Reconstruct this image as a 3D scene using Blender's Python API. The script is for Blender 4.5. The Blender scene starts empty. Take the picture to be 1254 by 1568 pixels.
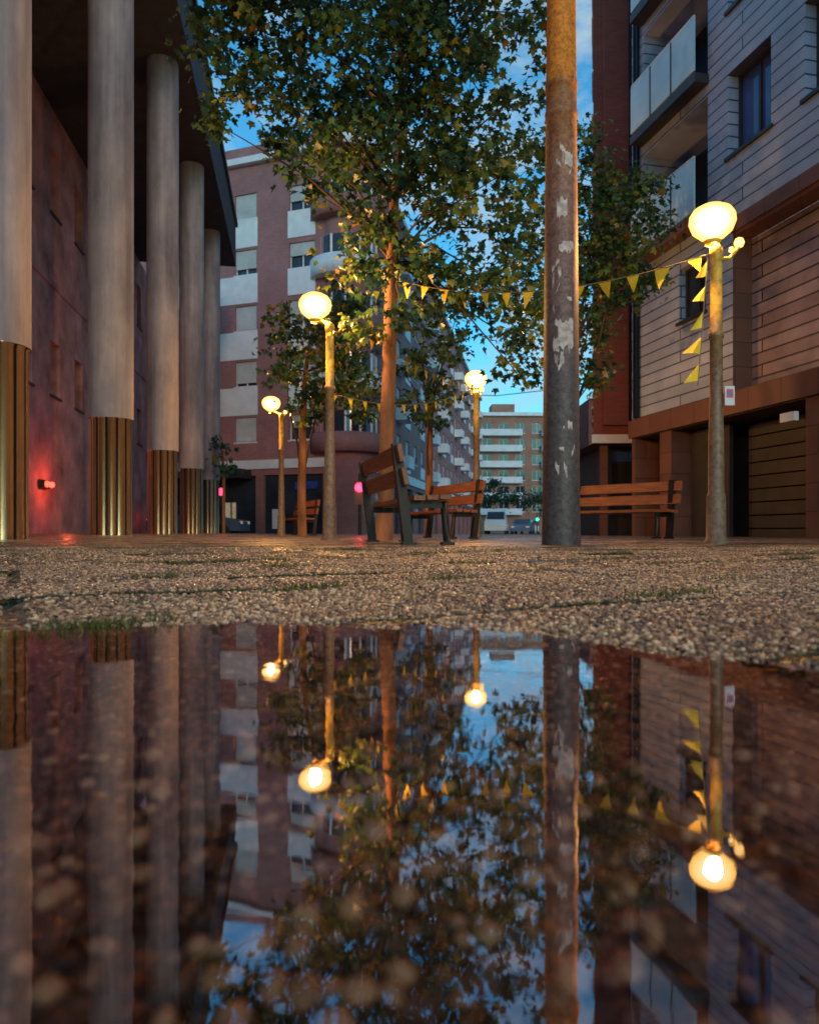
import bpy, math, random
import numpy as np
from mathutils import Matrix, Vector
random.seed(7); rng=np.random.default_rng(7)
F=1140.0; CH=0.15; HZ=814.0
def W(px,py,Y): return Vector(((px-627)/F*Y, Y, CH+(HZ-py)/F*Y))
scene=bpy.context.scene
col=scene.collection

# ---------------------------------------------------------------- materials
def nm(name):
    m=bpy.data.materials.new(name); m.use_nodes=True
    nt=m.node_tree; b=nt.nodes['Principled BSDF']
    return m,nt,b
def L(nt,a,b): nt.links.new(a,b)
def coord(nt,mode='obj',scale=(1,1,1),rot=(0,0,0)):
    tc=nt.nodes.new('ShaderNodeTexCoord'); mp=nt.nodes.new('ShaderNodeMapping')
    mp.inputs['Scale'].default_value=scale; mp.inputs['Rotation'].default_value=rot
    L(nt,tc.outputs['Object'],mp.inputs['Vector']); return mp.outputs['Vector']
def noise(nt,vec,scale,detail=5,rough=.6):
    n=nt.nodes.new('ShaderNodeTexNoise'); n.inputs['Scale'].default_value=scale
    n.inputs['Detail'].default_value=detail; n.inputs['Roughness'].default_value=rough
    L(nt,vec,n.inputs['Vector']); return n.outputs['Fac']
def ramp(nt,fac,stops):
    r=nt.nodes.new('ShaderNodeValToRGB'); e=r.color_ramp.elements
    while len(e)<len(stops): e.new(.5)
    for i,(p,c) in enumerate(stops):
        e[i].position=p; e[i].color=(c[0],c[1],c[2],1)
    L(nt,fac,r.inputs['Fac']); return r.outputs['Color']
def mixc(nt,fac,a,b,mode='MIX'):
    m=nt.nodes.new('ShaderNodeMix'); m.data_type='RGBA'; m.blend_type=mode
    for s,v in ((0,fac),(6,a),(7,b)):
        if hasattr(v,'is_output'): L(nt,v,m.inputs[s])
        elif s==0: m.inputs[0].default_value=v
        else: m.inputs[s].default_value=(v[0],v[1],v[2],1)
    return m.outputs[2]
def bump(nt,h,b,strength=.5,dist=.01):
    n=nt.nodes.new('ShaderNodeBump'); n.inputs['Strength'].default_value=strength
    n.inputs['Distance'].default_value=dist; L(nt,h,n.inputs['Height']); L(nt,n.outputs['Normal'],b.inputs['Normal'])
def simple(name,c,rough=.6,metal=0,ns=3.0,var=.3,bs=0,bd=.01,stretch=(1,1,1),emit=None,es=0):
    m,nt,b=nm(name); v=coord(nt,scale=stretch)
    n=noise(nt,v,ns)
    lo=[x*(1-var) for x in c]; hi=[min(1,x*(1+var)) for x in c]
    L(nt,ramp(nt,n,[(.3,lo),(.7,hi)]),b.inputs['Base Color'])
    b.inputs['Roughness'].default_value=rough; b.inputs['Metallic'].default_value=metal
    if bs: bump(nt,noise(nt,v,ns*8),b,bs,bd)
    if emit: b.inputs['Emission Color'].default_value=(*emit,1); b.inputs['Emission Strength'].default_value=es
    return m
def brickmat(name,c1,c2,mortar,bw=.25,rh=.08,ms=.008,rough=.8,bd=.01,offs=.5,stain=.35):
    m,nt,b=nm(name)
    tc=nt.nodes.new('ShaderNodeTexCoord'); sx=nt.nodes.new('ShaderNodeSeparateXYZ'); L(nt,tc.outputs['Object'],sx.inputs[0])
    ad=nt.nodes.new('ShaderNodeMath'); L(nt,sx.outputs[0],ad.inputs[0]); L(nt,sx.outputs[1],ad.inputs[1])
    cx=nt.nodes.new('ShaderNodeCombineXYZ'); L(nt,ad.outputs[0],cx.inputs[0]); L(nt,sx.outputs[2],cx.inputs[1])
    br=nt.nodes.new('ShaderNodeTexBrick'); L(nt,cx.outputs[0],br.inputs['Vector'])
    br.inputs['Scale'].default_value=1; br.inputs['Brick Width'].default_value=bw; br.inputs['Row Height'].default_value=rh
    br.inputs['Mortar Size'].default_value=ms; br.offset=offs
    br.inputs['Color1'].default_value=(*c1,1); br.inputs['Color2'].default_value=(*c2,1); br.inputs['Mortar'].default_value=(*mortar,1)
    n=noise(nt,tc.outputs['Object'],.7,6,.7)
    st=ramp(nt,n,[(.3,(1-stain,)*3),(.7,(1,1,1))])
    L(nt,mixc(nt,1.0,br.outputs['Color'],st,'MULTIPLY'),b.inputs['Base Color'])
    b.inputs['Roughness'].default_value=rough
    inv=nt.nodes.new('ShaderNodeMath'); inv.operation='SUBTRACT'; inv.inputs[0].default_value=1; L(nt,br.outputs['Fac'],inv.inputs[1])
    bump(nt,inv.outputs[0],b,.8,bd)
    return m
def emis(name,stops,s,trans=.0):
    m,nt,b=nm(name); nt.nodes.remove(b)
    lw=nt.nodes.new('ShaderNodeLayerWeight'); lw.inputs['Blend'].default_value=.5
    r=ramp(nt,lw.outputs['Facing'],stops); em=nt.nodes.new('ShaderNodeEmission'); L(nt,r,em.inputs['Color']); em.inputs['Strength'].default_value=s
    tp=nt.nodes.new('ShaderNodeBsdfTransparent'); mx=nt.nodes.new('ShaderNodeMixShader'); mx.inputs[0].default_value=trans
    L(nt,em.outputs[0],mx.inputs[1]); L(nt,tp.outputs[0],mx.inputs[2]); L(nt,mx.outputs[0],nt.nodes['Material Output'].inputs[0])
    return m
def glassm(name,c=(.03,.04,.06),rough=.08):
    return simple(name,c,rough,0,ns=.6,var=.4)

M={}
# column render: large cloudy stains plus vertical run-off streaks
m,nt,b=nm('column_stucco'); n1=noise(nt,coord(nt,scale=(1,1,.4)),1.4,7,.65); n2=noise(nt,coord(nt,scale=(1,1,.05)),7,4,.6)
c1=ramp(nt,n1,[(.3,(.16,.165,.20)),(.5,(.27,.27,.31)),(.72,(.42,.40,.42))])
L(nt,mixc(nt,1.0,c1,ramp(nt,n2,[(.3,(.72,.70,.70)),(.6,(1.05,1.05,1.05))]),'MULTIPLY'),b.inputs['Base Color']); b.inputs['Roughness'].default_value=.62
bump(nt,noise(nt,coord(nt),18,5),b,.25,.005); M['stucco']=m
M['sleeve']=simple('polished_metal_sleeve',(1,.74,.44),.22,1.0,ns=4,var=.2,stretch=(1,1,.15))
M['sleevedark']=simple('sleeve_dark_reflection',(.03,.025,.025),.3,.6)  # dark mirrored stripes painted along the sleeve flutes
M['pinkwall']=simple('pink_render_wall',(.46,.25,.26),.85,ns=.9,var=.5,bs=.3)
M['darksoffit']=simple('dark_soffit',(.028,.033,.05),.8)
M['darkglass']=glassm('dark_window_glass')
M['blueglass']=glassm('blue_window_glass',(.04,.08,.26),.05)
M['frame_dark']=simple('dark_frame',(.03,.03,.035),.5)
M['white']=simple('white_panel',(.72,.76,.82),.6,ns=1.2,var=.12)
M['shutter']=brickmat('roller_shutter',(.70,.74,.76),(.66,.7,.72),(.4,.42,.45),3,.06,.006)
M['brick']=brickmat('pink_brick',(.48,.215,.225),(.40,.175,.185),(.36,.25,.25),.25,.075,.008)
M['redbrick']=brickmat('dark_red_brick',(.32,.085,.065),(.25,.065,.05),(.2,.10,.08),.25,.075,.008)
M['orangebrick']=brickmat('orange_brick',(.50,.25,.17),(.44,.21,.14),(.36,.24,.2),.3,.1,.01)
M['plank']=brickmat('grey_cladding_planks',(.46,.55,.74),(.39,.47,.64),(.08,.09,.14),4.3,.25,.016,.5,.03,stain=.4)
M['plankwarm']=brickmat('warm_lit_cladding_planks',(.50,.39,.43),(.35,.25,.27),(.07,.05,.05),4.3,.25,.018,.5,.03,stain=.65)  # warm lamp light mixed into the plank colour, plus blotchy stains
M['brownstone']=brickmat('brown_stone',(.21,.09,.065),(.165,.075,.055),(.07,.04,.035),.9,.5,.008,.6)
M['railglass']=simple('frosted_rail_glass',(.45,.66,.76),.12,ns=.8,var=.15)
M['globe']=emis('lamp_globe',[(0,(1,.84,.45)),(.4,(1,.62,.15)),(1,(.8,.30,.02))],3.9,.35)
M['bulb']=emis('lamp_bulb',[(0,(1,.75,.25)),(1,(1,.42,.05))],2.6)
M['wood']=simple('bench_wood',(.24,.08,.035),.5,ns=3,var=.5,bs=.3,bd=.003,stretch=(1,12,12))
M['iron']=simple('bench_iron',(.018,.016,.016),.5,.4)
M['flag']=simple('yellow_flag',(.88,.62,.03),.7,ns=5,var=.15)
M['cord']=simple('cord',(.2,.18,.15),.9)
M['bark']=simple('tree_bark',(.29,.13,.06),.9,ns=5,var=.5,bs=.7,bd=.02,stretch=(1,1,.3))
M['twig']=simple('twig_bark',(.06,.036,.024),.9,ns=5,var=.4)
M['paper']=simple('torn_paper',(.58,.50,.47),.8,ns=15,var=.45)
M['asphalt']=simple('asphalt',(.05,.05,.055),.38,ns=2,var=.3,bs=.3)
M['concrete']=simple('kerb_concrete',(.3,.29,.28),.7,ns=3,var=.25,bs=.3)
M['marking']=simple('road_marking',(.7,.7,.68),.6,ns=5,var=.2)
M['carpaint']=simple('car_paint_blue',(.10,.16,.26),.25,.2,ns=2,var=.05)
M['vanpaint']=simple('van_paint_white',(.6,.66,.68),.35,ns=2,var=.05)
M['tyre']=simple('tyre_rubber',(.02,.02,.02),.8)
M['red']=simple('red_signal',(.8,.02,.02),.3,emit=(1,.02,.06),es=9)
M['redsmall']=simple('red_led',(.8,.02,.02),.3,emit=(1,.05,.03),es=6)
M['green']=simple('green_signal',(.02,.6,.4),.3,emit=(.05,1,.6),es=2)
M['shopwarm']=simple('shop_interior_lit',(.4,.35,.25),.5,ns=3,var=.6,emit=(.9,.75,.5),es=.2)
M['signblue']=simple('sign_blue',(.03,.08,.35),.4); M['signred']=simple('sign_red',(.6,.03,.03),.4)
def zramp(name,zr,stops,nsc,rough,lo,bs):
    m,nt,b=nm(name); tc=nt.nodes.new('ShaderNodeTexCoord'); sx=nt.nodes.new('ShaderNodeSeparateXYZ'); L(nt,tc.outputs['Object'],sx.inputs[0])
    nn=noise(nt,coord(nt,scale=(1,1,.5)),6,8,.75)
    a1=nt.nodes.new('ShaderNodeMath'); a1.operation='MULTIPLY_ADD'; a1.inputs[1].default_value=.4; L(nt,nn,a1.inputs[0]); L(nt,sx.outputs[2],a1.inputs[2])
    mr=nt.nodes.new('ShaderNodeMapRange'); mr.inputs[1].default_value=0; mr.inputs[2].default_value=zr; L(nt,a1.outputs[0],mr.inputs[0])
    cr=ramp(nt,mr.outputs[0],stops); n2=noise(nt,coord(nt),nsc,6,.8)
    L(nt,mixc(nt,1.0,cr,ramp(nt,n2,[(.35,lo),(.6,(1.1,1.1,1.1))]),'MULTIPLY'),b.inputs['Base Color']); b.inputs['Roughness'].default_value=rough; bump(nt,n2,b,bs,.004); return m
M['pole']=zramp('pole_height_tone',6,[(0,(.085,.08,.088)),(.3,(.125,.105,.112)),(.45,(.25,.145,.13)),(.62,(.38,.19,.12)),(.735,(.42,.17,.05)),(.75,(.9,.29,.02))],22,.55,(.36,.34,.34),.6)  # grey at the foot, browner higher, orange above the rings
M['lampmetal']=zramp('lamp_post_painted_glow',4,[(0,(.22,.16,.11)),(.5,(.27,.18,.11)),(.62,(.38,.24,.10)),(.66,(.80,.50,.06))],14,.5,(.45,.42,.4),.3)  # glow of the globe painted in as yellow on the upper post
def leafmat(name,stops,tr_=.35):
    m,nt,b=nm(name); at=nt.nodes.new('ShaderNodeAttribute'); at.attribute_name='tint'
    c=ramp(nt,at.outputs['Fac'],stops); L(nt,c,b.inputs['Base Color']); b.inputs['Roughness'].default_value=.38
    tr=nt.nodes.new('ShaderNodeBsdfTranslucent'); L(nt,c,tr.inputs['Color'])
    mx=nt.nodes.new('ShaderNodeMixShader'); mx.inputs[0].default_value=tr_
    L(nt,b.outputs[0],mx.inputs[1]); L(nt,tr.outputs[0],mx.inputs[2]); L(nt,mx.outputs[0],nt.nodes['Material Output'].inputs[0]); return m
M['leaf']=leafmat('leaves',[(0,(.014,.045,.032)),(.3,(.035,.10,.045)),(.6,(.10,.19,.04)),(.85,(.26,.25,.04)),(1,(.30,.14,.035))],.4)
M['grass']=leafmat('grass_blades',[(0,(.025,.055,.012)),(1,(.16,.19,.03))])
m,nt,b=nm('aggregate_pebbles'); at=nt.nodes.new('ShaderNodeAttribute'); at.attribute_name='tint'
c=ramp(nt,at.outputs['Fac'],[(0,(.035,.024,.021)),(.4,(.18,.115,.08)),(.75,(.48,.285,.16)),(1,(.84,.58,.36))])
L(nt,c,b.inputs['Base Color']); b.inputs['Roughness'].default_value=.15; M['pebble']=m
m,nt,b=nm('pavement_aggregate'); v=coord(nt)
vo=nt.nodes.new('ShaderNodeTexVoronoi'); vo.inputs['Scale'].default_value=60; L(nt,v,vo.inputs['Vector'])
sc=nt.nodes.new('ShaderNodeSeparateColor'); L(nt,vo.outputs['Color'],sc.inputs[0])
cc=ramp(nt,sc.outputs[0],[(0,(.06,.043,.036)),(.5,(.20,.14,.105)),(1,(.48,.33,.22))])
big=noise(nt,v,1.1,6,.7)
cc=mixc(nt,1.0,cc,ramp(nt,big,[(.35,(.6,.6,.64)),(.65,(1.15,1.1,1.0))]),'MULTIPLY')
br=nt.nodes.new('ShaderNodeTexBrick'); br.inputs['Scale'].default_value=1; br.inputs['Brick Width'].default_value=1.1; br.inputs['Row Height'].default_value=.55
br.inputs['Mortar Size'].default_value=.026; br.inputs['Mortar Smooth'].default_value=.3
L(nt,coord(nt,rot=(0,0,math.radians(-28))),br.inputs['Vector'])
cc=mixc(nt,br.outputs['Fac'],cc,(.016,.022,.009)); L(nt,cc,b.inputs['Base Color'])
rr=ramp(nt,big,[(.4,(.18,)*3),(.65,(.46,)*3)]); L(nt,rr,b.inputs['Roughness'])
h=nt.nodes.new('ShaderNodeMath'); h.operation='MULTIPLY_ADD'; h.inputs[1].default_value=-1.0; L(nt,vo.outputs['Distance'],h.inputs[0])
h2=nt.nodes.new('ShaderNodeMath'); h2.operation='MULTIPLY'; h2.inputs[1].default_value=-1.5; L(nt,br.outputs['Fac'],h2.inputs[0]); L(nt,h2.outputs[0],h.inputs[2])
bump(nt,h.outputs[0],b,1.0,.02); M['pavement']=m
# water: Fresnel reflection over a see-through silty body; seen from beneath it simply passes light
m,nt,b=nm('puddle_water'); nt.nodes.remove(b)
gl=nt.nodes.new('ShaderNodeBsdfGlossy'); gl.inputs['Roughness'].default_value=.008; gl.inputs['Color'].default_value=(.90,.82,.88,1)
tp=nt.nodes.new('ShaderNodeBsdfTransparent'); tp.inputs['Color'].default_value=(.64,.53,.50,1)
fr=nt.nodes.new('ShaderNodeFresnel'); fr.inputs['IOR'].default_value=1.9
bn=nt.nodes.new('ShaderNodeBump'); bn.inputs['Strength'].default_value=.06; bn.inputs['Distance'].default_value=.003
v=coord(nt); L(nt,noise(nt,v,14,4,.55),bn.inputs['Height']); L(nt,bn.outputs[0],gl.inputs['Normal'])
mr=nt.nodes.new('ShaderNodeMapRange'); mr.inputs[3].default_value=.2; mr.inputs[4].default_value=1.0; L(nt,fr.outputs[0],mr.inputs[0])
ge=nt.nodes.new('ShaderNodeNewGeometry'); iv=nt.nodes.new('ShaderNodeMath'); iv.operation='SUBTRACT'; iv.inputs[0].default_value=1; L(nt,ge.outputs['Backfacing'],iv.inputs[1])
mu=nt.nodes.new('ShaderNodeMath'); mu.operation='MULTIPLY'; L(nt,mr.outputs[0],mu.inputs[0]); L(nt,iv.outputs[0],mu.inputs[1])
mx=nt.nodes.new('ShaderNodeMixShader'); L(nt,mu.outputs[0],mx.inputs[0]); L(nt,tp.outputs[0],mx.inputs[1]); L(nt,gl.outputs[0],mx.inputs[2])
L(nt,mx.outputs[0],nt.nodes['Material Output'].inputs[0]); M['water']=m

# ---------------------------------------------------------------- mesh builder
class MB:
    def __init__(s): s.v=[];s.f=[];s.m=[];s.s=[];s.mats=[]
    def mi(s,k):
        if k not in s.mats: s.mats.append(k)
        return s.mats.index(k)
    def face(s,pts,k,sm=False):
        n=len(s.v); s.v+= [tuple(p) for p in pts]; s.f.append(tuple(range(n,n+len(pts)))); s.m.append(s.mi(k)); s.s.append(sm)
    def box(s,x0,x1,y0,y1,z0,z1,k,mat=None):
        n=len(s.v); P=[(x0,y0,z0),(x1,y0,z0),(x1,y1,z0),(x0,y1,z0),(x0,y0,z1),(x1,y0,z1),(x1,y1,z1),(x0,y1,z1)]
        if mat: P=[tuple(mat@Vector(p)) for p in P]
        s.v+=P
        for f in ((0,3,2,1),(4,5,6,7),(0,1,5,4),(1,2,6,5),(2,3,7,6),(3,0,4,7)):
            s.f.append(tuple(n+i for i in f)); s.m.append(s.mi(k)); s.s.append(False)
    def lathe(s,cx,cy,prof,k,n=28,a0=0,a1=2*math.pi,fl=0,nf=9,k2=None):
        full=abs(a1-a0-2*math.pi)<1e-6; b=len(s.v); cnt=n if full else n+1
        for r,z in prof:
            for i in range(cnt):
                a=a0+(a1-a0)*i/n; q=r*(1+fl*abs(math.sin(nf*a/2))); s.v.append((cx+q*math.cos(a),cy+q*math.sin(a),z))
        for j in range(len(prof)-1):
            for i in range(n):
                i2=(i+1)%cnt; kk=k
                if k2:
                    ph=((i+.5)/n*nf)%1; kk=k2 if (ph<.12 or ph>.88) else k
                s.f.append((b+j*cnt+i,b+j*cnt+i2,b+(j+1)*cnt+i2,b+(j+1)*cnt+i)); s.m.append(s.mi(kk)); s.s.append(True)
    def poly(s,pts,k,n=10):
        b=len(s.v); pts=[(Vector(p),r) for p,r in pts]
        for i,(p,r) in enumerate(pts):
            q0=pts[max(0,i-1)][0]; q1=pts[min(len(pts)-1,i+1)][0]; d=(q1-q0).normalized()
            a=d.cross(Vector((.13,.9,.2))).normalized(); c=d.cross(a)
            for j in range(n):
                t=2*math.pi*j/n; s.v.append(tuple(p+r*(math.cos(t)*a+math.sin(t)*c)))
        for i in range(len(pts)-1):
            for j in range(n):
                j2=(j+1)%n; s.f.append((b+i*n+j,b+i*n+j2,b+(i+1)*n+j2,b+(i+1)*n+j)); s.m.append(s.mi(k)); s.s.append(True)
        for i in (0,len(pts)-1):
            s.f.append(tuple(b+i*n+j for j in range(n))); s.m.append(s.mi(k)); s.s.append(False)
    def build(s,name,parent=None,mat=None):
        me=bpy.data.meshes.new(name); me.from_pydata(s.v,[],s.f)
        for k in s.mats: me.materials.append(M[k])
        me.polygons.foreach_set('material_index',s.m); me.polygons.foreach_set('use_smooth',s.s); me.update()
        o=bpy.data.objects.new(name,me); col.objects.link(o)
        if mat is not None: o.matrix_world=mat
        if parent is not None:
            o.parent=parent; o.matrix_parent_inverse=parent.matrix_world.inverted()
        return o
def empty(name,loc=(0,0,0)):
    e=bpy.data.objects.new(name,None); e.matrix_world=Matrix.Translation(loc); col.objects.link(e); e.empty_display_size=.3; return e
def frame(ox,oy,ux,uy,oz=0):
    return Matrix.Translation((ox,oy,oz))@Matrix.Rotation(math.atan2(uy,ux),4,'Z')
def npmesh(name,V,k,mat,tint=None,smooth=False,faces=None,parent=None):
    me=bpy.data.meshes.new(name); n=len(V); me.vertices.add(n); me.vertices.foreach_set('co',np.ascontiguousarray(V,dtype=np.float32).ravel())
    if faces is None: faces=np.arange(n,dtype=np.int32).reshape(-1,k)
    me.loops.add(faces.size); me.loops.foreach_set('vertex_index',faces.astype(np.int32).ravel())
    me.polygons.add(len(faces)); me.polygons.foreach_set('loop_start',np.arange(0,faces.size,k,dtype=np.int32))
    try: me.polygons.foreach_set('loop_total',np.full(len(faces),k,dtype=np.int32))
    except Exception: pass
    me.materials.append(mat)
    if tint is not None:
        a=me.attributes.new('tint','FLOAT','FACE'); a.data.foreach_set('value',tint.astype(np.float32))
    me.update(calc_edges=True); me.validate()
    me.polygons.foreach_set('use_smooth',np.full(len(me.polygons),smooth))
    o=bpy.data.objects.new(name,me); col.objects.link(o)
    if parent is not None: o.parent=parent; o.matrix_parent_inverse=parent.matrix_world.inverted()
    return o

def facade(mb,S,z0,z1,ops,wall,x0=0,rec=.22,fr='white'):
    ss=sorted(set([x0,S]+[o[0] for o in ops]+[o[1] for o in ops])); zs=sorted(set([z0,z1]+[o[2] for o in ops]+[o[3] for o in ops]))
    for i in range(len(zs)-1):
        start=None
        for j in range(len(ss)-1):
            cx=(ss[j]+ss[j+1])/2; cz=(zs[i]+zs[i+1])/2
            if any(o[0]<cx<o[1] and o[2]<cz<o[3] for o in ops):
                if start is not None: mb.face([(start,0,zs[i]),(ss[j],0,zs[i]),(ss[j],0,zs[i+1]),(start,0,zs[i+1])],wall); start=None
            elif start is None: start=ss[j]
        if start is not None: mb.face([(start,0,zs[i]),(S,0,zs[i]),(S,0,zs[i+1]),(start,0,zs[i+1])],wall)
    for o in ops:
        a,b_,c,d=o[:4]; kind=o[4] if len(o)>4 else 'win'; glass=o[5] if len(o)>5 else 'darkglass'
        R=rec if kind!='deep' else 1.3
        tr=wall
        mb.face([(a,0,c),(a,R,c),(a,R,d),(a,0,d)],tr); mb.face([(b_,0,c),(b_,R,c),(b_,R,d),(b_,0,d)],tr)
        mb.face([(a,0,c),(b_,0,c),(b_,R,c),(a,R,c)],tr); mb.face([(a,0,d),(b_,0,d),(b_,R,d),(a,R,d)],tr)
        mb.face([(a,R,c),(b_,R,c),(b_,R,d),(a,R,d)],glass)
        if kind in('win','winsh'):
            t=.06; y0,y1=R-.06,R-.004
            mb.box(a,a+t,y0,y1,c,d,fr); mb.box(b_-t,b_,y0,y1,c,d,fr); mb.box(a+t,b_-t,y0,y1,c,c+t,fr); mb.box(a+t,b_-t,y0,y1,d-t,d,fr)
            mid=(a+b_)/2; mb.box(mid-t/2,mid+t/2,y0+.004,y1,c+t,d-t,fr)
            mb.box(a-.06,b_+.06,-.06,.05,c-.07,c-.004,fr)
        if kind=='winsh':
            f=random.choice([.4,.6,.85,.5,.95,.75]); mb.box(a+.02,b_-.02,R-.12,R-.064,d-(d-c)*f,d-.01,'shutter')

# ---------------------------------------------------------------- ground
ANG=math.radians(28)
def lattice(x,y):
    u=x*math.cos(ANG)+y*math.sin(ANG); v_=-x*math.sin(ANG)+y*math.cos(ANG)
    row=np.floor(v_/.55); fv=v_-row*.55; uu=u+np.where(row%2==0,0,.55); c_=np.floor(uu/1.1); fu=uu-c_*1.1
    return np.minimum(np.minimum(fv,.55-fv),np.minimum(fu,1.1-fu)),row,c_,fu,fv
def injoint(x,y): return lattice(x,y)[0]<.019
gx=[-4,-1.0,-.60,-.48,-.20,0.,.20,.32,.42,.46,.6,1.2,4]
gy=[.8,1.02,1.12,1.28,1.24,1.20,1.14,.97,.86,.76,.62,.5,.3]
def vnoise(x,y):
    return (np.sin(x*9.1+y*4.3)+np.sin(x*17.7-y*13.1+1)+np.sin(x*31+y*27+2)*.6+np.sin(x*53-y*61)*.4)/3
def gh(x,y):
    ye=np.interp(x,gx,gy)+.045*vnoise(x*1.6,x*.7+3)
    d=y-ye
    h=np.where(d>0,.014*(1-np.exp(-np.maximum(d,0)/.3)),np.maximum(-.02,.07*d))+.0026*vnoise(x,y)*np.exp(-np.abs(y)/8)
    l=np.clip((-x-1.5)/5,0,1); l=l*l*(3-2*l); q=np.clip((y-2)/5,0,1)
    q2=np.clip((y-3)/10,0,1)
    e_,row,c_,fu,fv=lattice(x,y); m_=np.clip((d-.12)/.3,0,1)*np.clip((12-y)/6,0,1)
    tilt=.006*np.sin(row*12.9+c_*78.2)+.010*(fv-.275)*np.sin(row*3.7+c_*1.3)*2
    groove=-.010*np.clip(1-e_/.026,0,1)*np.clip((3.4-y)/.8,0,1)
    return h+.055*l*q+.02*q2+m_*(tilt+groove)
near=np.arange(-1.7,1.7001,.011); xs=np.concatenate([-np.geomspace(45,1.75,60),near,np.geomspace(1.75,40,60)])
ys=np.concatenate([np.linspace(-14,.0,30),np.arange(.03,2.8,.0095),np.geomspace(2.82,27,170)])
X,Y=np.meshgrid(xs,ys); Z=gh(X,Y)
V=np.stack([X,Y,Z],-1).reshape(-1,3); nx,ny=len(xs),len(ys)
I=np.arange(nx*ny).reshape(ny,nx); Fq=np.stack([I[:-1,:-1],I[:-1,1:],I[1:,1:],I[1:,:-1]],-1).reshape(-1,4)
pav=npmesh('pavement',V,4,M['pavement'],smooth=True,faces=Fq)
t=(1+5**.5)/2
ico=np.array([(-1,t,0),(1,t,0),(-1,-t,0),(1,-t,0),(0,-1,t),(0,1,t),(0,-1,-t),(0,1,-t),(t,0,-1),(t,0,1),(-t,0,-1),(-t,0,1)],float); ico/=np.linalg.norm(ico[0])
icf=np.array([(0,11,5),(0,5,1),(0,1,7),(0,7,10),(0,10,11),(1,5,9),(5,11,4),(11,10,2),(10,7,6),(7,1,8),(3,9,4),(3,4,2),(3,2,6),(3,6,8),(3,8,9),(4,9,5),(2,4,11),(6,2,10),(8,6,7),(9,8,1)])
def pebbles(name,P,r,tint):
    N=len(P); a=rng.uniform(0,6.28,N); s=r[:,None]*np.stack([rng.uniform(.8,1.3,N),rng.uniform(.7,1.1,N),rng.uniform(.55,.85,N)],-1)
    q=ico[None]*s[:,None,:]*rng.uniform(.85,1.15,(N,12,1)); c,si=np.cos(a)[:,None],np.sin(a)[:,None]
    x=q[...,0]*c-q[...,1]*si; y=q[...,0]*si+q[...,1]*c
    V=np.stack([x,y,q[...,2]],-1)+P[:,None,:]
    Fc=(icf[None]+12*np.arange(N)[:,None,None]).reshape(-1,3)
    return npmesh(name,V.reshape(-1,3),3,M['pebble'],np.repeat(tint,20),True,Fc,pav)
def ptint(x,y,n): return np.clip(rng.normal(.60,.27,n)+.14*vnoise(x*.5,y*.5),0,1)
sp=.0088
gxx,gyy=np.meshgrid(np.arange(-1.6,1.6,sp),np.arange(.5,2.7,sp)); px=(gxx+rng.uniform(-.5,.5,gxx.shape)*sp).ravel(); py=(gyy+rng.uniform(-.5,.5,gxx.shape)*sp).ravel()
ye=np.interp(px,gx,gy); k=(np.abs(px)<.58*py+.06)&(py>ye-.14)&(rng.random(px.size)<1.2-.2*py)&~injoint(px,py); px,py=px[k],py[k]
r=rng.uniform(.0028,.0060,px.size); P=np.stack([px,py,gh(px,py)+r*.28],-1)
pebbles('pavement_pebbles',P,r,ptint(px,py,px.size))
sp=.023
gxx,gyy=np.meshgrid(np.arange(-3.6,3.6,sp),np.arange(2.55,6.0,sp)); px=(gxx+rng.uniform(-.5,.5,gxx.shape)*sp).ravel(); py=(gyy+rng.uniform(-.5,.5,gxx.shape)*sp).ravel()
k=(np.abs(px)<.58*py+.06)&~injoint(px,py); px,py=px[k],py[k]
r=rng.uniform(.0035,.0075,px.size); pebbles('pavement_pebbles_far',np.stack([px,py,gh(px,py)+r*.1],-1),r,ptint(px,py,px.size))
n=5000; px=rng.uniform(-.75,.75,n); py=rng.uniform(.12,1.15,n); ye=np.interp(px,gx,gy); k=(py<ye-.07)&(np.abs(px)<.6*py+.1); px,py=px[k],py[k]
r=rng.uniform(.003,.006,px.size); pebbles('submerged_pebbles',np.stack([px,py,gh(px,py)+r*.3],-1),r,np.clip(rng.normal(.35,.3,px.size),0,1))
n=460; px=rng.uniform(-.5,.5,n); py=.16+.4*rng.random(n)**1.2; r=rng.uniform(.004,.009,n); pebbles('submerged_stones',np.stack([px,py,gh(px,py)+r*.4],-1),r,np.clip(rng.normal(.9,.2,n),0,1))
# grass in joints
gp=[]
for (ax,ay,n_,sd) in ((240,888,60,.03),(480,908,90,.035),(170,948,90,.03),(430,874,60,.03),(690,888,60,.04),(30,962,50,.03),(870,846,140,.09),(1030,912,70,.05),(265,865,50,.03),(540,856,50,.05),(800,878,40,.04),(1110,890,30,.04)):
    d=CH*F/(ay-HZ)*.93; X0=(ax-627)/F*d
    for i in range(n_):
        u=rng.normal(0,sd*1.6); gp.append((X0+u*.88,d+u*.47+rng.normal(0,sd*.3),1.35))
cnt=0
while cnt<6500:
    row=random.randint(-6,16)*.55; s_=random.uniform(-6,8)
    xr=s_*math.cos(ANG)-row*math.sin(ANG); yr=s_*math.sin(ANG)+row*math.cos(ANG)
    if 1.3<yr<7 and abs(xr)<.6*yr+.2 and math.sin(s_*5+row*7)>-.4 and random.random()<2/yr: gp.append((xr,yr,.9)); cnt+=1
GV=[];gt=[]
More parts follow.
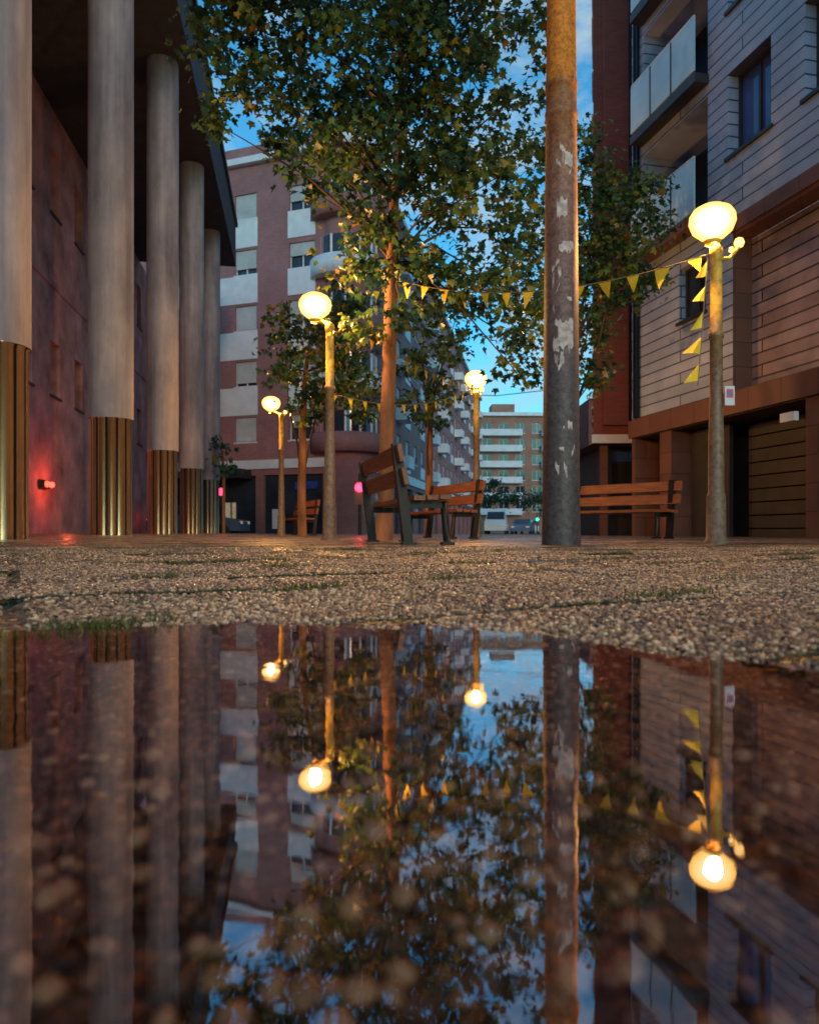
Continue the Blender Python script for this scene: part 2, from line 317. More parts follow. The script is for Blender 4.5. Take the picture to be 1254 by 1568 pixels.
for x,y,s_ in gp:
    for q in range(3):
        z=float(gh(np.array(x),np.array(y))); h=random.uniform(.004,.02)*s_; a=random.uniform(0,6.28); w=random.uniform(.001,.0024); l=random.uniform(0,1.2)*h; b_=random.uniform(0,6.28)
        x1=x+random.gauss(0,.008); y1=y+random.gauss(0,.008)
        GV+=[(x1-w*math.cos(a),y1-w*math.sin(a),z-.002),(x1+w*math.cos(a),y1+w*math.sin(a),z-.002),(x1+l*math.cos(b_),y1+l*math.sin(b_),z+h)]; gt.append(random.random())
npmesh('grass',np.array(GV),3,M['grass'],np.array(gt))
mb=MB(); mb.face([(-6,-5,0),(6,-5,0),(6,1.75,0),(-6,1.75,0)],'water'); mb.build('puddle')
mb=MB(); mb.face([(-1500,-1500,-.12),(1500,-1500,-.12),(1500,1500,-.12),(-1500,1500,-.12)],'asphalt'); mb.build('ground')
mb=MB(); mb.box(-45,40,27.0,27.25,-.12,.045,'concrete'); mb.box(-45,12,37.5,37.75,-.12,.03,'concrete'); mb.build('kerb')
mb=MB()
for i in range(12): mb.face([(-9+i*1.2,28.2,-.116),(-8.4+i*1.2,28.2,-.116),(-8.4+i*1.2,32,-.116),(-9+i*1.2,32,-.116)],'marking')
mb.build('crosswalk_marking')

# ---------------------------------------------------------------- columned building (left)
e=empty('columned_building',(-4.86,8.68,0)); Lf=frame(-4.86,8.68,-.155,1)
for nI in range(-2,5):
    mb=MB(); x=5.71*nI
    mb.lathe(x,0,[(.41,2.30),(.412,6),(.41,12.72)],'stucco',40); mb.build('column',e,Lf)
    mb=MB(); mb.lathe(x,0,[(.35,-.1),(.35,2.28),(.363,2.285),(.363,2.34),(.3,2.345)],'sleeve',216,fl=.085,nf=12,k2='sleevedark')
    mb.build('metal_sleeve',e,Lf)
mb=MB(); Wl=Lf@Matrix.Translation((0,3.6,0))
ops=[]
for kx in range(-10,12):
    c=14.4+2.45*kx; ops+=[(c-.45,c+.45,4.2,5.8,'win'),(c-.45,c+.45,9.6,11.5,'win')]
facade(mb,44,-.1,12.7,ops,'pinkwall',x0=-14,fr='frame_dark',rec=.35); mb.box(-14,44,-.04,.004,7.4,7.55,'pinkwall'); mb.build('wall',e,Wl)
mb=MB(); mb.box(-14,26.8,-.75,12,12.7,14.6,'darksoffit'); mb.box(-14,26.9,-.85,12,14.6,14.8,'frame_dark')
mb.build('roof_slab',e,Lf)
mb=MB(); mb.poly([((8.3,.9,0),.06),((8.3,.9,12.7),.06)],'stucco'); mb.poly([((13.6,.2,0),.05),((13.6,.2,12.7),.05)],'white'); mb.build('downpipe',e,Lf)
mb=MB(); mb.box(12.9,13.5,3.44,3.58,1.38,1.6,'iron')
for q in (13.0,13.4): mb.lathe(q,3.40,[(.001,1.40),(.07,1.44),(.085,1.5),(.06,1.56),(.001,1.58)],'redsmall',12)
mb.build('red_alarm_light',e,Lf)
def point(name,loc,W_,c,r,parent=None):
    l=bpy.data.lights.new(name,'POINT'); l.energy=W_; l.color=c; l.shadow_soft_size=r
    o=bpy.data.objects.new(name,l); o.location=loc; col.objects.link(o)
    if parent: o.parent=parent; o.matrix_parent_inverse=parent.matrix_world.inverted()
point('red_glow_lamp',Lf@Vector((13.2,2.9,1.5)),40,(1,.10,.04),.05,e)

# ---------------------------------------------------------------- right clad building
e=empty('clad_apartment_building',(5.67,19,0)); Rf=frame(5.67,19,.225,-1)
ops=[]
for fl in range(4):
    z=6.9+3*fl
    ops+=[(.57,3.17,z,z+2.55,'deep','darkglass'),(3.85,5.12,z+.9,z+2.6,'win','blueglass')]
    for kx in range(3): ops.append((5.98+2.2*kx,7.2+2.2*kx,z+.9,z+2.6,'win','blueglass'))
    ops.append((12.9,15.5,z,z+2.55,'deep','darkglass'))
mb=MB(); facade(mb,22,6.5,19.5,ops,'plank',fr='frame_dark',rec=.3); mb.face([(0,0,3),(0,0,19.5),(0,9,19.5),(0,9,3)],'plank'); mb.build('upper_cladding',e,Rf)
ops=[(2.1,3.1,4.9,6.1,'win','darkglass'),(6.6,7.6,4.9,6.1,'win','darkglass'),(12,13,4.9,6.1,'win','darkglass')]
mb=MB(); facade(mb,4.0,3.0,6.5,ops[:1],'plank',fr='frame_dark')
mb.build('lower_cladding',e,Rf)
mb=MB(); facade(mb,22,3.0,6.12,ops[1:],'plankwarm',x0=4.0,fr='frame_dark')
mb.build('lower_side_cladding',e,Rf@Matrix.Translation((0,.45,0)))
mb=MB(); mb.face([(4,0,3),(4,.45,3),(4,.45,6.5),(4,0,6.5)],'brownstone'); mb.box(4.004,22,.0,.44,6.12,6.49,'brownstone'); mb.box(4.004,22,-.05,-.002,6.2,6.49,'brownstone'); mb.build('soffit_band',e,Rf)
mb=MB(); gops=[(.15,1.3,-.1,2.5,'deep'),(1.78,6.0,-.1,2.5,'deep'),(6.7,11,-.1,2.5,'deep'),(12,16,-.1,2.5,'deep')]
facade(mb,22,-.1,3.0,gops,'brownstone'); mb.box(-.04,22,-.08,-.004,2.52,2.96,'brownstone')
mb.face([(0,0,-.1),(0,9,-.1),(0,9,3),(0,0,3)],'brownstone')
mb.box(1.82,3.2,.5,.6,-.1,2.48,'frame_dark')
for q in range(9): mb.box(3.3,5.95,.9,.94,-.05+.28*q,.2+.28*q,'frame_dark')
mb.box(5.6,5.95,-.2,-.1,2.12,2.28,'white')
mb.build('ground_floor',e,Rf)
mb=MB()
for fl in range(5):
    z=6.9+3*fl
    for a,b_ in ((.57,3.17),(12.9,15.5)):
        mb.box(a-.05,b_+.05,-.35,-.006,z-.2,z,'brownstone' if fl==0 else 'frame_dark')
        mb.box(a,b_,-.34,-.30,z+.06,z+1.2,'railglass'); mb.box(a,b_,-.345,-.295,z+1.203,z+1.24,'white') 
        mb.box(a-.03,a-.003,-.34,-.01,z+.06,z+1.2,'railglass')
        for q in range(1,3): mb.box(a+q*.87-.015,a+q*.87+.015,-.355,-.342,z+.03,z+1.2,'iron')
mb.build('balconies',e,Rf)
mb=MB(); mb.box(-.1,22,-.3,9,19.5,19.8,'frame_dark'); mb.build('roof',e,Rf)
mb=MB()
for a in (.25,.4): mb.poly([((a,-.07,3),.045),((a,-.07,19),.045)],'iron')
mb.build('downpipes',e,Rf)

# ---------------------------------------------------------------- dark red brick building
e=empty('red_brick_building',(5.3,21.5,0)); Bf=frame(5.3,21.5,1,0)
ops=[(1.9,3.0,4+3*i,5.5+3*i,'winsh') for i in range(8)]
mb=MB(); facade(mb,6,2.7,29,ops,'redbrick'); mb.face([(0,0,2.7),(6,0,2.7),(6,8,2.7),(0,8,2.7)],'redbrick'); mb.box(-.05,6,-.06,-.003,2.7,2.95,'white')
mb.box(.25,.95,-.25,-.004,3.2,29,'redbrick')
mb.build('front_wall',e,Bf)
mb=MB(); sops=[(1.5+2.8*j,2.7+2.8*j,4+3*i,5.5+3*i,'winsh') for i in range(8) for j in range(6)]
Sf=frame(5.3,21.5,.247,1); facade(mb,18,2.7,29,sops,'redbrick',rec=-.05); mb.build('side_wall',e,Sf)
mb=MB(); mb.box(.5,6,1.0,8,-.1,2.69,'frame_dark'); mb.box(.8,2.4,.96,.995,.6,2.2,'darkglass'); mb.box(.8,2.4,.9,.95,2.25,2.55,'signblue'); mb.box(.3,.5,.3,.5,-.1,2.69,'brownstone'); mb.build('shopfront',e,Bf)
mb=MB(); mb.face([(0,0,29),(6,0,29),(10.5,17.5,29),(4.33,17.5,29)],'darksoffit'); mb.build('roof',e,Bf)

# ---------------------------------------------------------------- background brick apartments
e=empty('brick_apartment_building',(-16.7,44.7,0)); Af=frame(-16.7,44.7,.9397,-.342)
rows=[5.9+3.15*i for i in range(5)]
ops=[]
for z in rows:
    for a,b_ in ((1.2,2.6),(3.6,5.0),(7.25,8.66),(10.72,12.29)): ops.append((a,b_,z-.72,z+.68,'winsh'))
ops+=[(.4,5.2,-.1,3.3,'shop','darkglass'),(5.8,8.6,-.1,3.3,'shop','darkglass'),(9.1,12.8,-.1,3.3,'shop','darkglass')]
mb=MB(); facade(mb,13.2,-.1,21.5,ops,'brick')
for z in rows[:-1]:
    mb.box(6.16,8.74,-.05,-.003,z+.80,z+2.36,'white'); mb.box(10.66,12.35,-.05,-.003,z+.95,z+2.36,'white'); mb.box(1.1,5.1,-.05,-.003,z+.95,z+2.2,'white')
mb.box(0,13.2,-.35,-.004,20.75,21.1,'white'); mb.box(0,13.2,-.2,-.004,21.15,21.7,'brick'); mb.box(0,13.2,-.12,-.006,3.65,4.15,'white')
mb.box(5.9,8.4,-1.3,-.13,3.1,3.6,'frame_dark')
mb.box(.8,2.2,.1,.18,.4,2.6,'shopwarm'); mb.box(9.6,10.3,.1,.18,.3,1.4,'white'); mb.box(6.3,7.2,.12,.18,.5,1.8,'shopwarm'); mb.box(11.0,12.4,.12,.18,2.5,2.9,'signblue')
for q in (1.9,3.4,6.9,10.2,11.6): mb.box(q,q+.08,.1,.2,-.1,3.28,'frame_dark')
mb.build('front_wall',e,Af)
mb=MB(); mb.lathe(-3.4,41.2,[(1.5,-.1),(1.5,21.5)],'brick',36)
for z in rows:
    mb.lathe(-3.4,41.2,[(1.53,z-.6),(1.53,z+.75)],'darkglass',36); mb.lathe(-3.4,41.2,[(1.5,z-1.45),(2.1,z-1.45),(2.1,z-.45),(2.02,z-.45),(2.02,z-1.3),(1.5,z-1.3)],'white' if rows.index(z)%2 else 'brick',36)
    for a in range(12):
        t_=a/12*6.283; x_,y_=-3.4+1.55*math.cos(t_),41.2+1.55*math.sin(t_); mb.box(x_-.06,x_+.06,y_-.06,y_+.06,z-.6,z+.75,'white')
mb.lathe(-3.4,41.2,[(1.7,20.75),(1.9,20.75),(1.9,21.2),(1.0,21.9),(.01,22)],'white',36); mb.build('corner_bay',e)
Bf2=frame(-2.3,40.6,.172,.985); ops=[]
mb=MB()
for z in rows:
    for j in range(22): ops.append((1.6+3.4*j,3.1+3.4*j,z-.72,z+.68,'winsh'))
for j in range(15): ops.append((1+5*j,5+5*j,-.1,3.2,'shop','darkglass'))
facade(mb,78,-.1,21.5,ops,'brick')
for z in rows:
    for j in range(22):
        if j%3!=1: mb.box(1.3+3.4*j,3.4+3.4*j,-.05 if j%2 else -.9,-.003,z-1.6,z-.78,'white')
mb.box(0,78,-.35,-.004,20.75,21.1,'white'); mb.box(0,78,-.12,-.006,3.5,4.1,'white'); mb.build('street_wall',e,Bf2)
mb=MB(); mb.face([(-16.7,44.7,21.45),(-4.3,40.4,21.45),(-2.3,40.8,21.45),(11,117,21.45),(-20,117,21.45)],'darksoffit'); mb.build('roof',e)

e=empty('distant_apartment_building',(12,130,0)); Df=frame(11.5,130,1,.02)
ops=[]; mb=MB()
for i in range(6):
    z=3.4+2.75*i
    for j in range(9): ops.append((1.2+2.9*j,2.9+2.9*j,z+.2,z+2.0,'win'))
facade(mb,27,-.1,20.3,ops,'orangebrick')
for i in range(6):
    z=3.4+2.75*i; mb.box(.6,8.0,-1.4,-.01,z-.35,z+.75,'white'); mb.box(11.5,16.5,-1.4,-.01,z-.35,z+.75,'white'); mb.box(20,25,-1.4,-.01,z-.35,z+.75,'white')
mb.box(-.4,27.4,-.8,.2,20.3,20.9,'white'); mb.box(3,7,1,5,20.9,22.6,'orangebrick'); mb.box(0,27,.3,14,0,20.25,'orangebrick')
mb.build('walls',e,Df)
e=empty('low_street_building',(23,75,0)); mb=MB(); ops=[(1+2.5*j,2.3+2.5*j,3.8+3*i,5.3+3*i,'winsh') for i in range(3) for j in range(4)]
facade(mb,12,-.1,13.5,ops,'redbrick'); mb.box(0,12,.3,8,-.1,13.5,'redbrick'); mb.box(-.2,12,-.4,.0,13.5,13.9,'white'); mb.build('walls',e,frame(18,75,1,0))

# ---------------------------------------------------------------- trees
leafp=np.array([(0,0),(.16,.42),(.42,.32),(.38,.50),(.70,.50),(.58,.22),(1.0,0),(.58,-.22),(.70,-.50),(.38,-.50),(.42,-.32),(.16,-.42)])*np.array([1,.9])
NL=[0]
def tree(name,base,trunkpts,blobs,Yc,dens,ls,spread=1.1):
    e=empty(name,base); mb=MB(); mb.poly(trunkpts,'bark',12)
    allc=[]
    for (bx,by,br) in blobs:
        Yb=Yc+random.uniform(-spread,spread); c=W(bx,by,Yb); R=br/F*Yb*1.1
        cand=[q for q in trunkpts[max(1,len(trunkpts)-4):] if q[0].z<c.z+.3] or [trunkpts[len(trunkpts)//2]]
        st=Vector(random.choice(cand)[0]); mid=(st+c)/2+Vector((random.uniform(-.2,.2),random.uniform(-.2,.2),random.uniform(.05,.35)))
        L_=(c-st).length; r0=min(trunkpts[-1][1]*.8,.018+.006*L_)
        mb.poly([(st,r0),(st.lerp(mid,.5)+Vector((random.uniform(-.08,.08),0,.05)),r0*.8),(mid,r0*.6),(mid.lerp(c,.6),r0*.38),(c,r0*.2)],'twig',6)
        ncl=max(5,int(dens*R*R*62))
        for i in range(ncl):
            d=Vector((random.gauss(0,1),random.gauss(0,1),random.gauss(0,1))).normalized()*R*random.uniform(.05,1.1)**.6
            d.y*=1.1; cc=c+d
            if random.random()<.07: mb.poly([(c,r0*.2),(c.lerp(cc,.55)+Vector((0,0,.03)),r0*.14),(cc,.003)],'twig',4)
            allc.append((cc,random.uniform(.08,.20),random.random()))
    mb.build('trunk_and_limbs',e)
    C=[];T=[]
    for cc,r,tn in allc:
        k=random.randint(10,20)
        g=rng.normal(0,1,(k,3))*np.array([r,r,r*.7]); C.append(np.array(cc)[None]+g); T.append(np.clip(tn**1.4*.65+rng.normal(.10,.14,k),0,1))
    C=np.concatenate(C); T=np.concatenate(T); N=len(C); NL[0]+=N
    a=rng.uniform(0,2*np.pi,N); tip=np.stack([np.cos(a),np.sin(a),rng.normal(-.55,.45,N)],-1); tip/=np.linalg.norm(tip,axis=1)[:,None]
    nrm=np.stack([rng.normal(0,.5,N),rng.normal(-.25,.5,N),np.ones(N)*.8],-1); sd=np.cross(nrm,tip); sd/=np.linalg.norm(sd,axis=1)[:,None]; nr=np.cross(tip,sd)
    s=ls*rng.uniform(.55,1.25,N); q=leafp
    V=C[:,None,:]+s[:,None,None]*(q[None,:,0,None]*tip[:,None,:]+q[None,:,1,None]*sd[:,None,:]+(np.abs(q[None,:,1,None])*.35-q[None,:,0,None]**2*.2)*nr[:,None,:])
    npmesh('foliage',V.reshape(-1,3),len(q),M['leaf'],T,False,None,e)
B1=W(588,826,11); B1.z=.02
tp=[(B1,.135),(W(590,760,11),.115),(W(593,650,11),.105),(W(597,520,11),.10),(W(600,400,11),.09),(W(604,300,11),.07),(W(612,180,11),.05),(W(615,60,11),.03)]
bl=[(320,40,50),(400,20,80),(350,110,45),(400,150,60),(480,80,100),(500,170,80),(470,235,50),(610,60,120),(610,190,110),(560,270,60),(720,60,90),(720,180,90),(780,260,55),(640,300,70),(720,310,60),(780,350,50),(575,350,42),(650,390,50),(740,420,50),(560,430,36),(562,500,30),(790,450,40),(800,530,32),(795,575,22),(660,440,30),(490,300,26),(325,185,18),(810,130,34),(450,-70,110),(600,-90,130),(740,-60,100),(340,-40,60),(820,20,50),(550,390,26),(680,250,70),(700,440,44),(760,480,38),(690,520,28),(825,470,26),(620,490,24),(440,220,36)]
tree('plane_tree',B1,tp,bl,11,.85,.135)
B2=W(858,826,15); B2.z=.03
tp=[(B2,.14),(W(857,700,15),.12),(W(862,560,15),.1),(W(868,440,15),.08),(W(880,330,15),.05)]
bl=[(845,230,40),(895,215,25),(900,290,38),(945,290,44),(990,300,30),(1000,345,26),(950,370,48),(905,380,42),(985,440,24),(930,450,40),(850,330,46),(820,390,42),(835,470,42),(900,510,34),(912,575,26),(850,560,30),(800,500,30),(970,400,34),(900,440,34)]
tree('plane_tree',B2,tp,bl,15,1.15,.14)
B3=W(463,822,18); B3.z=.04
tp=[(B3,.11),(W(462,740,18),.1),(W(464,650,18),.09),(W(468,570,18),.06),(W(475,520,18),.04)]
bl=[(425,490,26),(440,530,34),(490,500,36),(500,550,42),(540,540,36),(470,590,38),(530,600,38),(550,640,20),(430,570,22),(480,630,20),(530,470,36),(560,590,26)]
tree('plane_tree',B3,tp,bl,18,.75,.16)
B4=W(656,822,22); B4.z=.04
tp=[(B4,.12),(W(657,740,22),.11),(W(658,660,22),.09),(W(655,580,22),.06)]
bl=[(650,590,34),(620,615,22),(685,600,26),(655,640,30),(640,540,32),(680,530,34),(700,480,34),(650,480,34),(610,560,20)]
tree('plane_tree',B4,tp,bl,22,.4,.18)
tree('small_tree',W(343,820,30),[(W(343,822,30),.07),(W(343,720,30),.06),(W(340,690,30),.04)],[(340,700,18),(336,680,14),(350,712,10)],30,.3,.18)
C=[]
for i in range(2600):
    c=random.choice([(745,765,12),(765,760,14),(785,765,12),(810,768,13),(830,765,14),(755,740,8),(900,770,14),(925,775,12)]); Yb=105+random.uniform(-3,3); p=W(c[0]+random.gauss(0,c[2]*.6),c[1]+random.gauss(0,c[2]*.45),Yb); C.append(p)
C=np.array([tuple(c) for c in C]); N=len(C); a=rng.normal(0,1,(N,3)); a/=np.linalg.norm(a,axis=1)[:,None]; b_=np.cross(a,rng.normal(0,1,(N,3))); b_/=np.linalg.norm(b_,axis=1)[:,None]
V=C[:,None,:]+.32*(leafp[None,:,0,None]*a[:,None,:]+leafp[None,:,1,None]*b_[:,None,:]); npmesh('distant_trees',V.reshape(-1,3),12,M['leaf'],rng.uniform(0,.6,N))
print('leaves',NL)

# ---------------------------------------------------------------- big pole
PX=(859-627)/F*6.84; e=empty('utility_pole',(PX,6.84,0)); mb=MB()
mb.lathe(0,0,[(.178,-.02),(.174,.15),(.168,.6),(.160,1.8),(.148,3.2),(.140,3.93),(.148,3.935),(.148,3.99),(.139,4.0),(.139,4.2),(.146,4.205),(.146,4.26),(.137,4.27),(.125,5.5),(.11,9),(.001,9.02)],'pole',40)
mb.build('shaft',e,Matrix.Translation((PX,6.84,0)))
mb=MB()
def rad(z): return float(np.interp(z,[0,.6,1.8,3.2,3.93,5.5],[.176,.168,.160,.148,.140,.125]))+.003
def patch(pxx,pyy,w,h,rot=0,jag=.15,k='paper'):
    z=CH+(HZ-pyy)/F*6.7; dx=(pxx-859)/F*6.7; R=rad(z); a0=-math.pi/2+math.asin(max(-.97,min(.97,dx/R))); ww=w/F*6.7/R; hh=h/F*6.7
    n=8; top=[];bot=[]
    for i in range(n+1):
        a=a0+(i/n-.5)*ww; zt=z+hh/2*(1+random.uniform(-jag,jag))+rot*(i/n-.5); zb=z-hh/2*(1+random.uniform(-jag,jag))+rot*(i/n-.5)
        top.append((PX+rad(zt)*math.cos(a),6.84+rad(zt)*math.sin(a),zt)); bot.append((PX+rad(zb)*math.cos(a),6.84+rad(zb)*math.sin(a),zb))
    for i in range(n): mb.face([bot[i],bot[i+1],top[i+1],top[i]],k)
patch(861,512,24,42,0,.25); patch(855,318,16,26,.03,.4); patch(862,378,24,12,.02,.5); patch(866,245,14,20,0,.4)
for i in range(34):
    patch(random.uniform(842,878),random.choice([random.uniform(225,270),random.uniform(290,420),random.uniform(360,440),random.uniform(430,500),random.uniform(520,560),random.uniform(640,720)]),random.uniform(2,9),random.uniform(2,16),random.uniform(-.08,.08),.6)
mb.build('torn_posters',e)

# ---------------------------------------------------------------- street lamps
def lamp(X0,Y,gdx,sdx,Wt,sign=False,h=3.38):
    e=empty('street_lamp',(X0,Y,0)); T=Matrix.Translation((X0,Y,float(gh(np.array(X0),np.array(Y)))-.01))
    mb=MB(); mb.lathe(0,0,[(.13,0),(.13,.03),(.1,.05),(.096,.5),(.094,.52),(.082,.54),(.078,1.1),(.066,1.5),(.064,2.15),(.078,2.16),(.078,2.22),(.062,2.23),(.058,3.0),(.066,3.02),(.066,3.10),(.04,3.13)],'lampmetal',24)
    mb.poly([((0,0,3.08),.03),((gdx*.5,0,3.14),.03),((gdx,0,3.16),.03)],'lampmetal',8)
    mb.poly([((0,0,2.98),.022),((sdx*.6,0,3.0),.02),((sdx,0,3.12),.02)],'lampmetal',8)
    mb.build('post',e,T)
    mb=MB(); mb.lathe(gdx,0,[(.05,h-.20),(.12,h-.17),(.2,h-.10),(.235,h-.01),(.228,h+.06),(.19,h+.12),(.11,h+.165),(.001,h+.18)],'globe',32)
    mb.build('globe',e,T)
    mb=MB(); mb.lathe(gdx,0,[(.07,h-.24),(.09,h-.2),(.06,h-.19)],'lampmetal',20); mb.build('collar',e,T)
    mb=MB(); mb.lathe(sdx,0,[(.001,3.1),(.04,3.12),(.055,3.16),(.04,3.2),(.001,3.22)],'bulb',14); mb.lathe(sdx-.1*np.sign(sdx)*.8,0,[(.001,3.05),(.03,3.07),(.025,3.11),(.001,3.12)],'bulb',10); mb.build('small_bulb',e,T)
    if sign:
        mb=MB(); mb.box(.05,.15,-.1,-.085,1.44,1.64,'white'); mb.box(.065,.135,-.104,-.1,1.52,1.61,'signred'); mb.box(.08,.12,-.107,-.1045,1.535,1.595,'signblue'); mb.build('small_sign',e,T)
    point('lamp_light',T@Vector((gdx,0,h-.02)),Wt,(1,.45,.12),.09,e)
lamp((1096-627)/F*7.8,7.8,-.04,.24,1000,True)
lamp((505-627)/F*10.7,10.7,-.21,.23,1100)
lamp((729-627)/F*15.9,15.9,-.01,.12,1000)
lamp((431-627)/F*19,19,-.26,.1,800)
lamp(2.1,1.9,0,.23,300)     # unseen lamp added as next in the row, to warm the foreground pebbles

# ---------------------------------------------------------------- bunting
def string(A,B,sag,nf,size,name='bunting',vertical=False):
    e=empty(name,A); mb=MB(); pts=[]
    for i in range(41):
        t=i/40; q=A.lerp(B,t); q.z-=sag*4*t*(1-t); pts.append(q)
    mb.poly([(q,.006) for q in pts],'cord',5); mb.build('cord',e)
    mb=MB()
    for i in range(nf):
        t=(i+.5)/nf; j=int(t*40); a,b_=pts[j],pts[min(40,j+1)]; d=(b_-a).normalized(); c=a.lerp(b_,t*40-j); s_=size*random.uniform(.85,1.1)
        w=Vector((0,0,-1)) if not vertical else Vector((-.75,-.2,-.55)).normalized()
        w=(w+Vector((random.gauss(0,.16),random.gauss(0,.3),random.gauss(0,.1)))).normalized()
        tip=c+w*s_*1.1
        A1,B1_=c-d*s_*.45,c+d*s_*.45
        mA=A1.lerp(tip,.5)+Vector((0,random.gauss(0,.02),0)); mB=B1_.lerp(tip,.5)+Vector((0,random.gauss(0,.02),0))
        mb.face([A1,B1_,mB,mA],'flag'); mb.face([mA,mB,tip],'flag')
    mb.build('flags',e)
string(W(1088,388,7.8),W(610,430,10.9),.28,13,.2)
string(W(1083,392,7.75),W(1068,590,7.4),0,5,.2,vertical=True)
string(W(560,515,10.9),W(728,590,15.8),.12,12,.18)
string(W(500,600,10.8),W(728,592,15.8),.28,13,.17)

# ---------------------------------------------------------------- benches
def bench(x0,y0,x1,y1,flip=1):
    Lg=math.hypot(x1-x0,y1-y0); z=float(gh(np.array(x0),np.array(y0))); e=empty('park_bench',(x0,y0,z)); T=frame(x0,y0,x1-x0,y1-y0,z)@Matrix.Diagonal((1,flip,1,1))
    mb=MB()
    for i,yy in enumerate((.12,.25,.38)): mb.box(-.05,Lg+.05,yy-.055,yy+.055,.43+.006*i,.475+.006*i,'wood')
    mb.build('seat',e,T); mb=MB()
    for z0,yy in ((.58,.0),(.80,-.045)):
        mb.box(-.05,Lg+.05,-.025,.02,0,.165,'wood',Matrix.Translation((0,yy,z0))@Matrix.Rotation(math.radians(12),4,'X'))
    mb.build('backrest',e,T)
    for k,xx in enumerate((.12,Lg-.12)):
        mb=MB()
        mb.box(xx-.045,xx+.045,-.04,.05,0,.99,'iron',Matrix.Translation((0,.04,0))@Matrix.Rotation(math.radians(7),4,'X'))
        mb.poly([((xx,.44,.0),.042),((xx,.42,.22),.036),((xx,.40,.43),.04)],'iron',8)
        mb.box(xx-.03,xx+.03,.04,.44,.36,.427,'iron'); mb.box(xx-.055,xx+.055,.38,.50,0,.03,'iron'); mb.box(xx-.055,xx+.055,-.02,.12,0,.028,'iron')
        mb.build('leg_frame_%d'%(k+1),e,T)
bench(-.03,7.1,-.52,9.2,-1); bench(1.15,12.3,.35,14.3); bench(4.45,12.4,3.05,14.0); bench(-2.5,20,-3.4,22)

# ---------------------------------------------------------------- traffic lights, cars
def tlight(px_,Y,h,k,z0=-.1):
    X0=(px_-627)/F*Y; e=empty('traffic_light',(X0,Y,0)); mb=MB(); mb.lathe(0,0,[(.06,z0),(.05,h-.4),(.05,h+.5)],'iron',12)
    mb.build('post',e,Matrix.Translation((X0,Y,0))); mb=MB(); mb.box(-.16,.16,-.2,-.06,h-.6,h+.22,'frame_dark')
    mb.lathe(0,0,[(.0,0),(.16,0),(.16,.02)],k,16); n=len(mb.v)-48
    mb.v=mb.v[:n]+[(x,-.205-z,h+y) for x,y,z in mb.v[n:]]
    mb.box(-.17,.17,-.36,-.2,h+.17,h+.19,'frame_dark'); mb.build('signal_head',e,Matrix.Translation((X0,Y,0)))
tlight(551,26,1.68,'red',.0); tlight(822,70,1.3,'green'); tlight(340,33,1.9,'red')
point('signal_glow',W(551,747,25.5),14,(1,.06,.08),.08)
def car(name,x,y,ang,paint,van=False,L_=4.3):
    e=empty(name,(x,y,-.12)); T=Matrix.Translation((x,y,-.12))@Matrix.Rotation(ang,4,'Z')
    if van: prof=[(0,.35),(0,1.0),(.25,1.15),(.95,1.95),(1.3,2.15),(L_,2.15),(L_,.35)]
    else: prof=[(0,.3),(0,.7),(.2,.82),(1.15,.95),(1.85,1.42),(3.1,1.45),(3.8,1.05),(L_-.05,1.0),(L_,.7),(L_,.3)]
    mb=MB(); hw=.88
    def yy(z): return hw if z<1.0 else hw-(z-1.0)*.28
    n=len(prof)
    for i in range(n):
        a,b_=prof[i],prof[(i+1)%n]; mb.face([(a[0],-yy(a[1]),a[1]),(b_[0],-yy(b_[1]),b_[1]),(b_[0],yy(b_[1]),b_[1]),(a[0],yy(a[1]),a[1])],paint)
    for s in (-1,1): mb.face([(p[0],s*yy(p[1]),p[1]) for p in prof],paint)
    mb.build('body',e,T); mb=MB()
    if van: g=[(.5,1.25),(.95,1.8),(1.6,1.9),(1.6,1.25)]; ws=[((.33,1.26),(.9,1.88))]
    else: g=[(1.35,1.0),(1.9,1.36),(3.05,1.38),(3.55,1.02)]; ws=[((1.22,1.01),(1.8,1.4)),((3.18,1.4),(3.72,1.1))]
    for s in (-1,1): mb.face([(p[0],s*(yy(p[1])+.006),p[1]) for p in g],'darkglass')
    for (a,b_) in ws: 
        dx=-.02 if a[0]<2 else .02
        mb.face([(a[0]+dx,-.72,a[1]+.01),(b_[0]+dx,-.66,b_[1]+.01),(b_[0]+dx,.66,b_[1]+.01),(a[0]+dx,.72,a[1]+.01)],'darkglass')
    mb.build('windows',e,T); mb=MB()
    for wx in (.8,L_-.85):
        for s in (-1,1):
            ring=[(wx+.31*math.cos(q/16*6.283),.31+.31*math.sin(q/16*6.283)) for q in range(16)]
            mb.face([(p[0],s*.9,p[1]) for p in ring],'tyre') 
            for q in range(16):
                p,r_=ring[q],ring[(q+1)%16]; mb.face([(p[0],s*.9,p[1]),(r_[0],s*.9,r_[1]),(r_[0],s*.7,r_[1]),(p[0],s*.7,p[1])],'tyre')
    mb.build('wheels',e,T); mb=MB()
    for s in (-1,1): mb.box(-.02,.05,s*.65-.15,s*.65+.15,.62,.75,'shopwarm'); mb.box(L_-.05,L_+.02,s*.68-.12,s*.68+.12,.72,.85,'redsmall')
    mb.build('lights',e,T)
car('parked_car',9.8,66,math.radians(75),'carpaint'); car('parked_car',11.6,72,math.radians(80),'vanpaint')
car('parked_van',6.9,60,math.radians(80),'vanpaint',True,5.0)
car('parked_car',-7.6,34.5,math.radians(178),'carpaint')
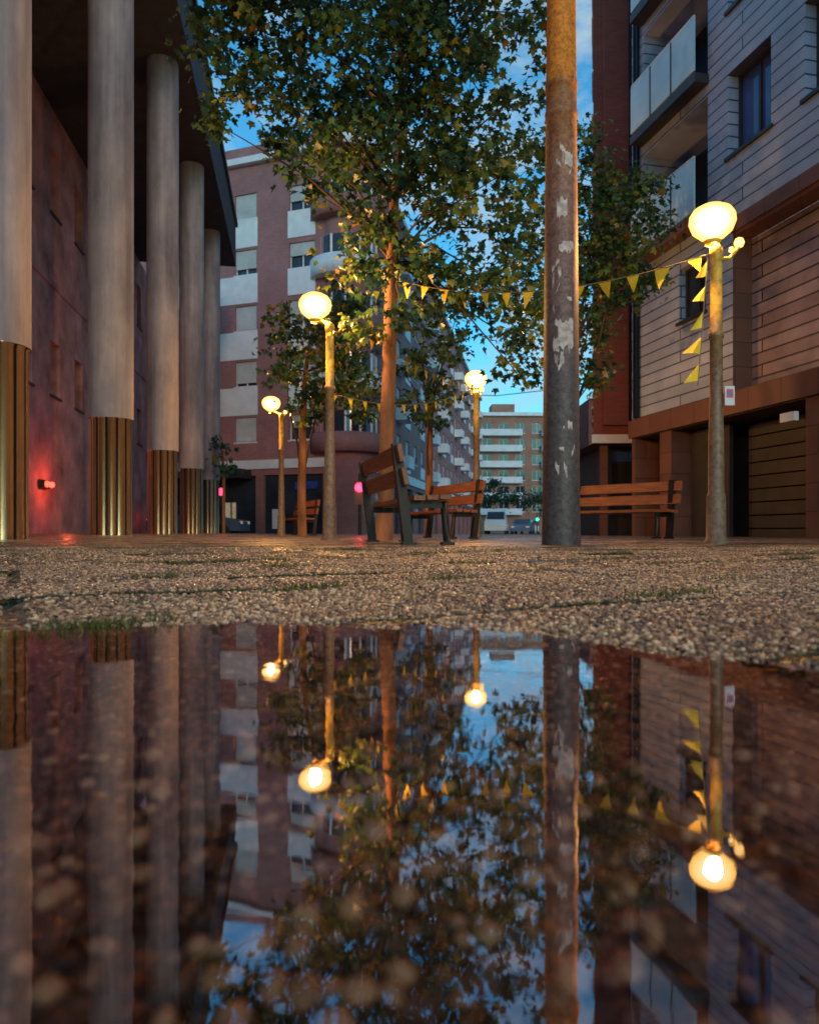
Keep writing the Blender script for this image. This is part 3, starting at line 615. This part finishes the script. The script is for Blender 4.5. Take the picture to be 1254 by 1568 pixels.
e=empty('overhead_cable',W(700,600,60)); mb=MB(); mb.poly([(W(600,600,60),.04),(W(760,606,60),.04),(W(950,585,60),.04)],'cord',5); mb.build('cable',e)

# ---------------------------------------------------------------- sky / sun
w=bpy.data.worlds.new('World'); scene.world=w; w.use_nodes=True; nt=w.node_tree; bg=nt.nodes['Background']
el=math.radians(12); dx,dy=.28,-.96; rot=math.atan2(dx,dy)
sk=nt.nodes.new('ShaderNodeTexSky'); sk.sky_type='NISHITA'; sk.sun_disc=False; sk.sun_elevation=el; sk.sun_rotation=rot; sk.ozone_density=3.2; sk.dust_density=.5
vs=nt.nodes.new('ShaderNodeVectorMath'); vs.operation='MULTIPLY'; vs.inputs[1].default_value=(.55,1.62,1.72); L(nt,sk.outputs[0],vs.inputs[0])
tc=nt.nodes.new('ShaderNodeTexCoord'); mp=nt.nodes.new('ShaderNodeMapping'); mp.inputs['Scale'].default_value=(1,1,1.8); mp.inputs['Location'].default_value=(.7,.2,.4); L(nt,tc.outputs['Generated'],mp.inputs['Vector'])
cl=noise(nt,mp.outputs[0],5.5,8,.62); cf=ramp(nt,cl,[(.46,(0,0,0)),(.62,(.85,.85,.85))])
L(nt,mixc(nt,cf,vs.outputs[0],(3.4,4.5,5.2)),bg.inputs['Color']); bg.inputs['Strength'].default_value=.14
sl=bpy.data.lights.new('sun','SUN'); sl.energy=.7; sl.angle=math.radians(8); sl.color=(1,.60,.42); so=bpy.data.objects.new('sun',sl); col.objects.link(so)
dirv=Vector((dx*math.cos(el),dy*math.cos(el),math.sin(el))).normalized(); so.rotation_euler=dirv.to_track_quat('Z','Y').to_euler()

cam=bpy.data.cameras.new('camera'); co=bpy.data.objects.new('camera',cam); col.objects.link(co); co.location=(0,0,CH); co.rotation_euler=(math.pi/2,0,0)
cam.sensor_width=36; cam.lens=36*F/1568; cam.shift_y=30/1568; cam.clip_start=.01; cam.clip_end=4000
cam.dof.use_dof=True; cam.dof.focus_distance=3.4; cam.dof.aperture_fstop=5.0
scene.camera=co
scene.view_settings.view_transform='Standard'; scene.view_settings.look='None'; scene.view_settings.exposure=0
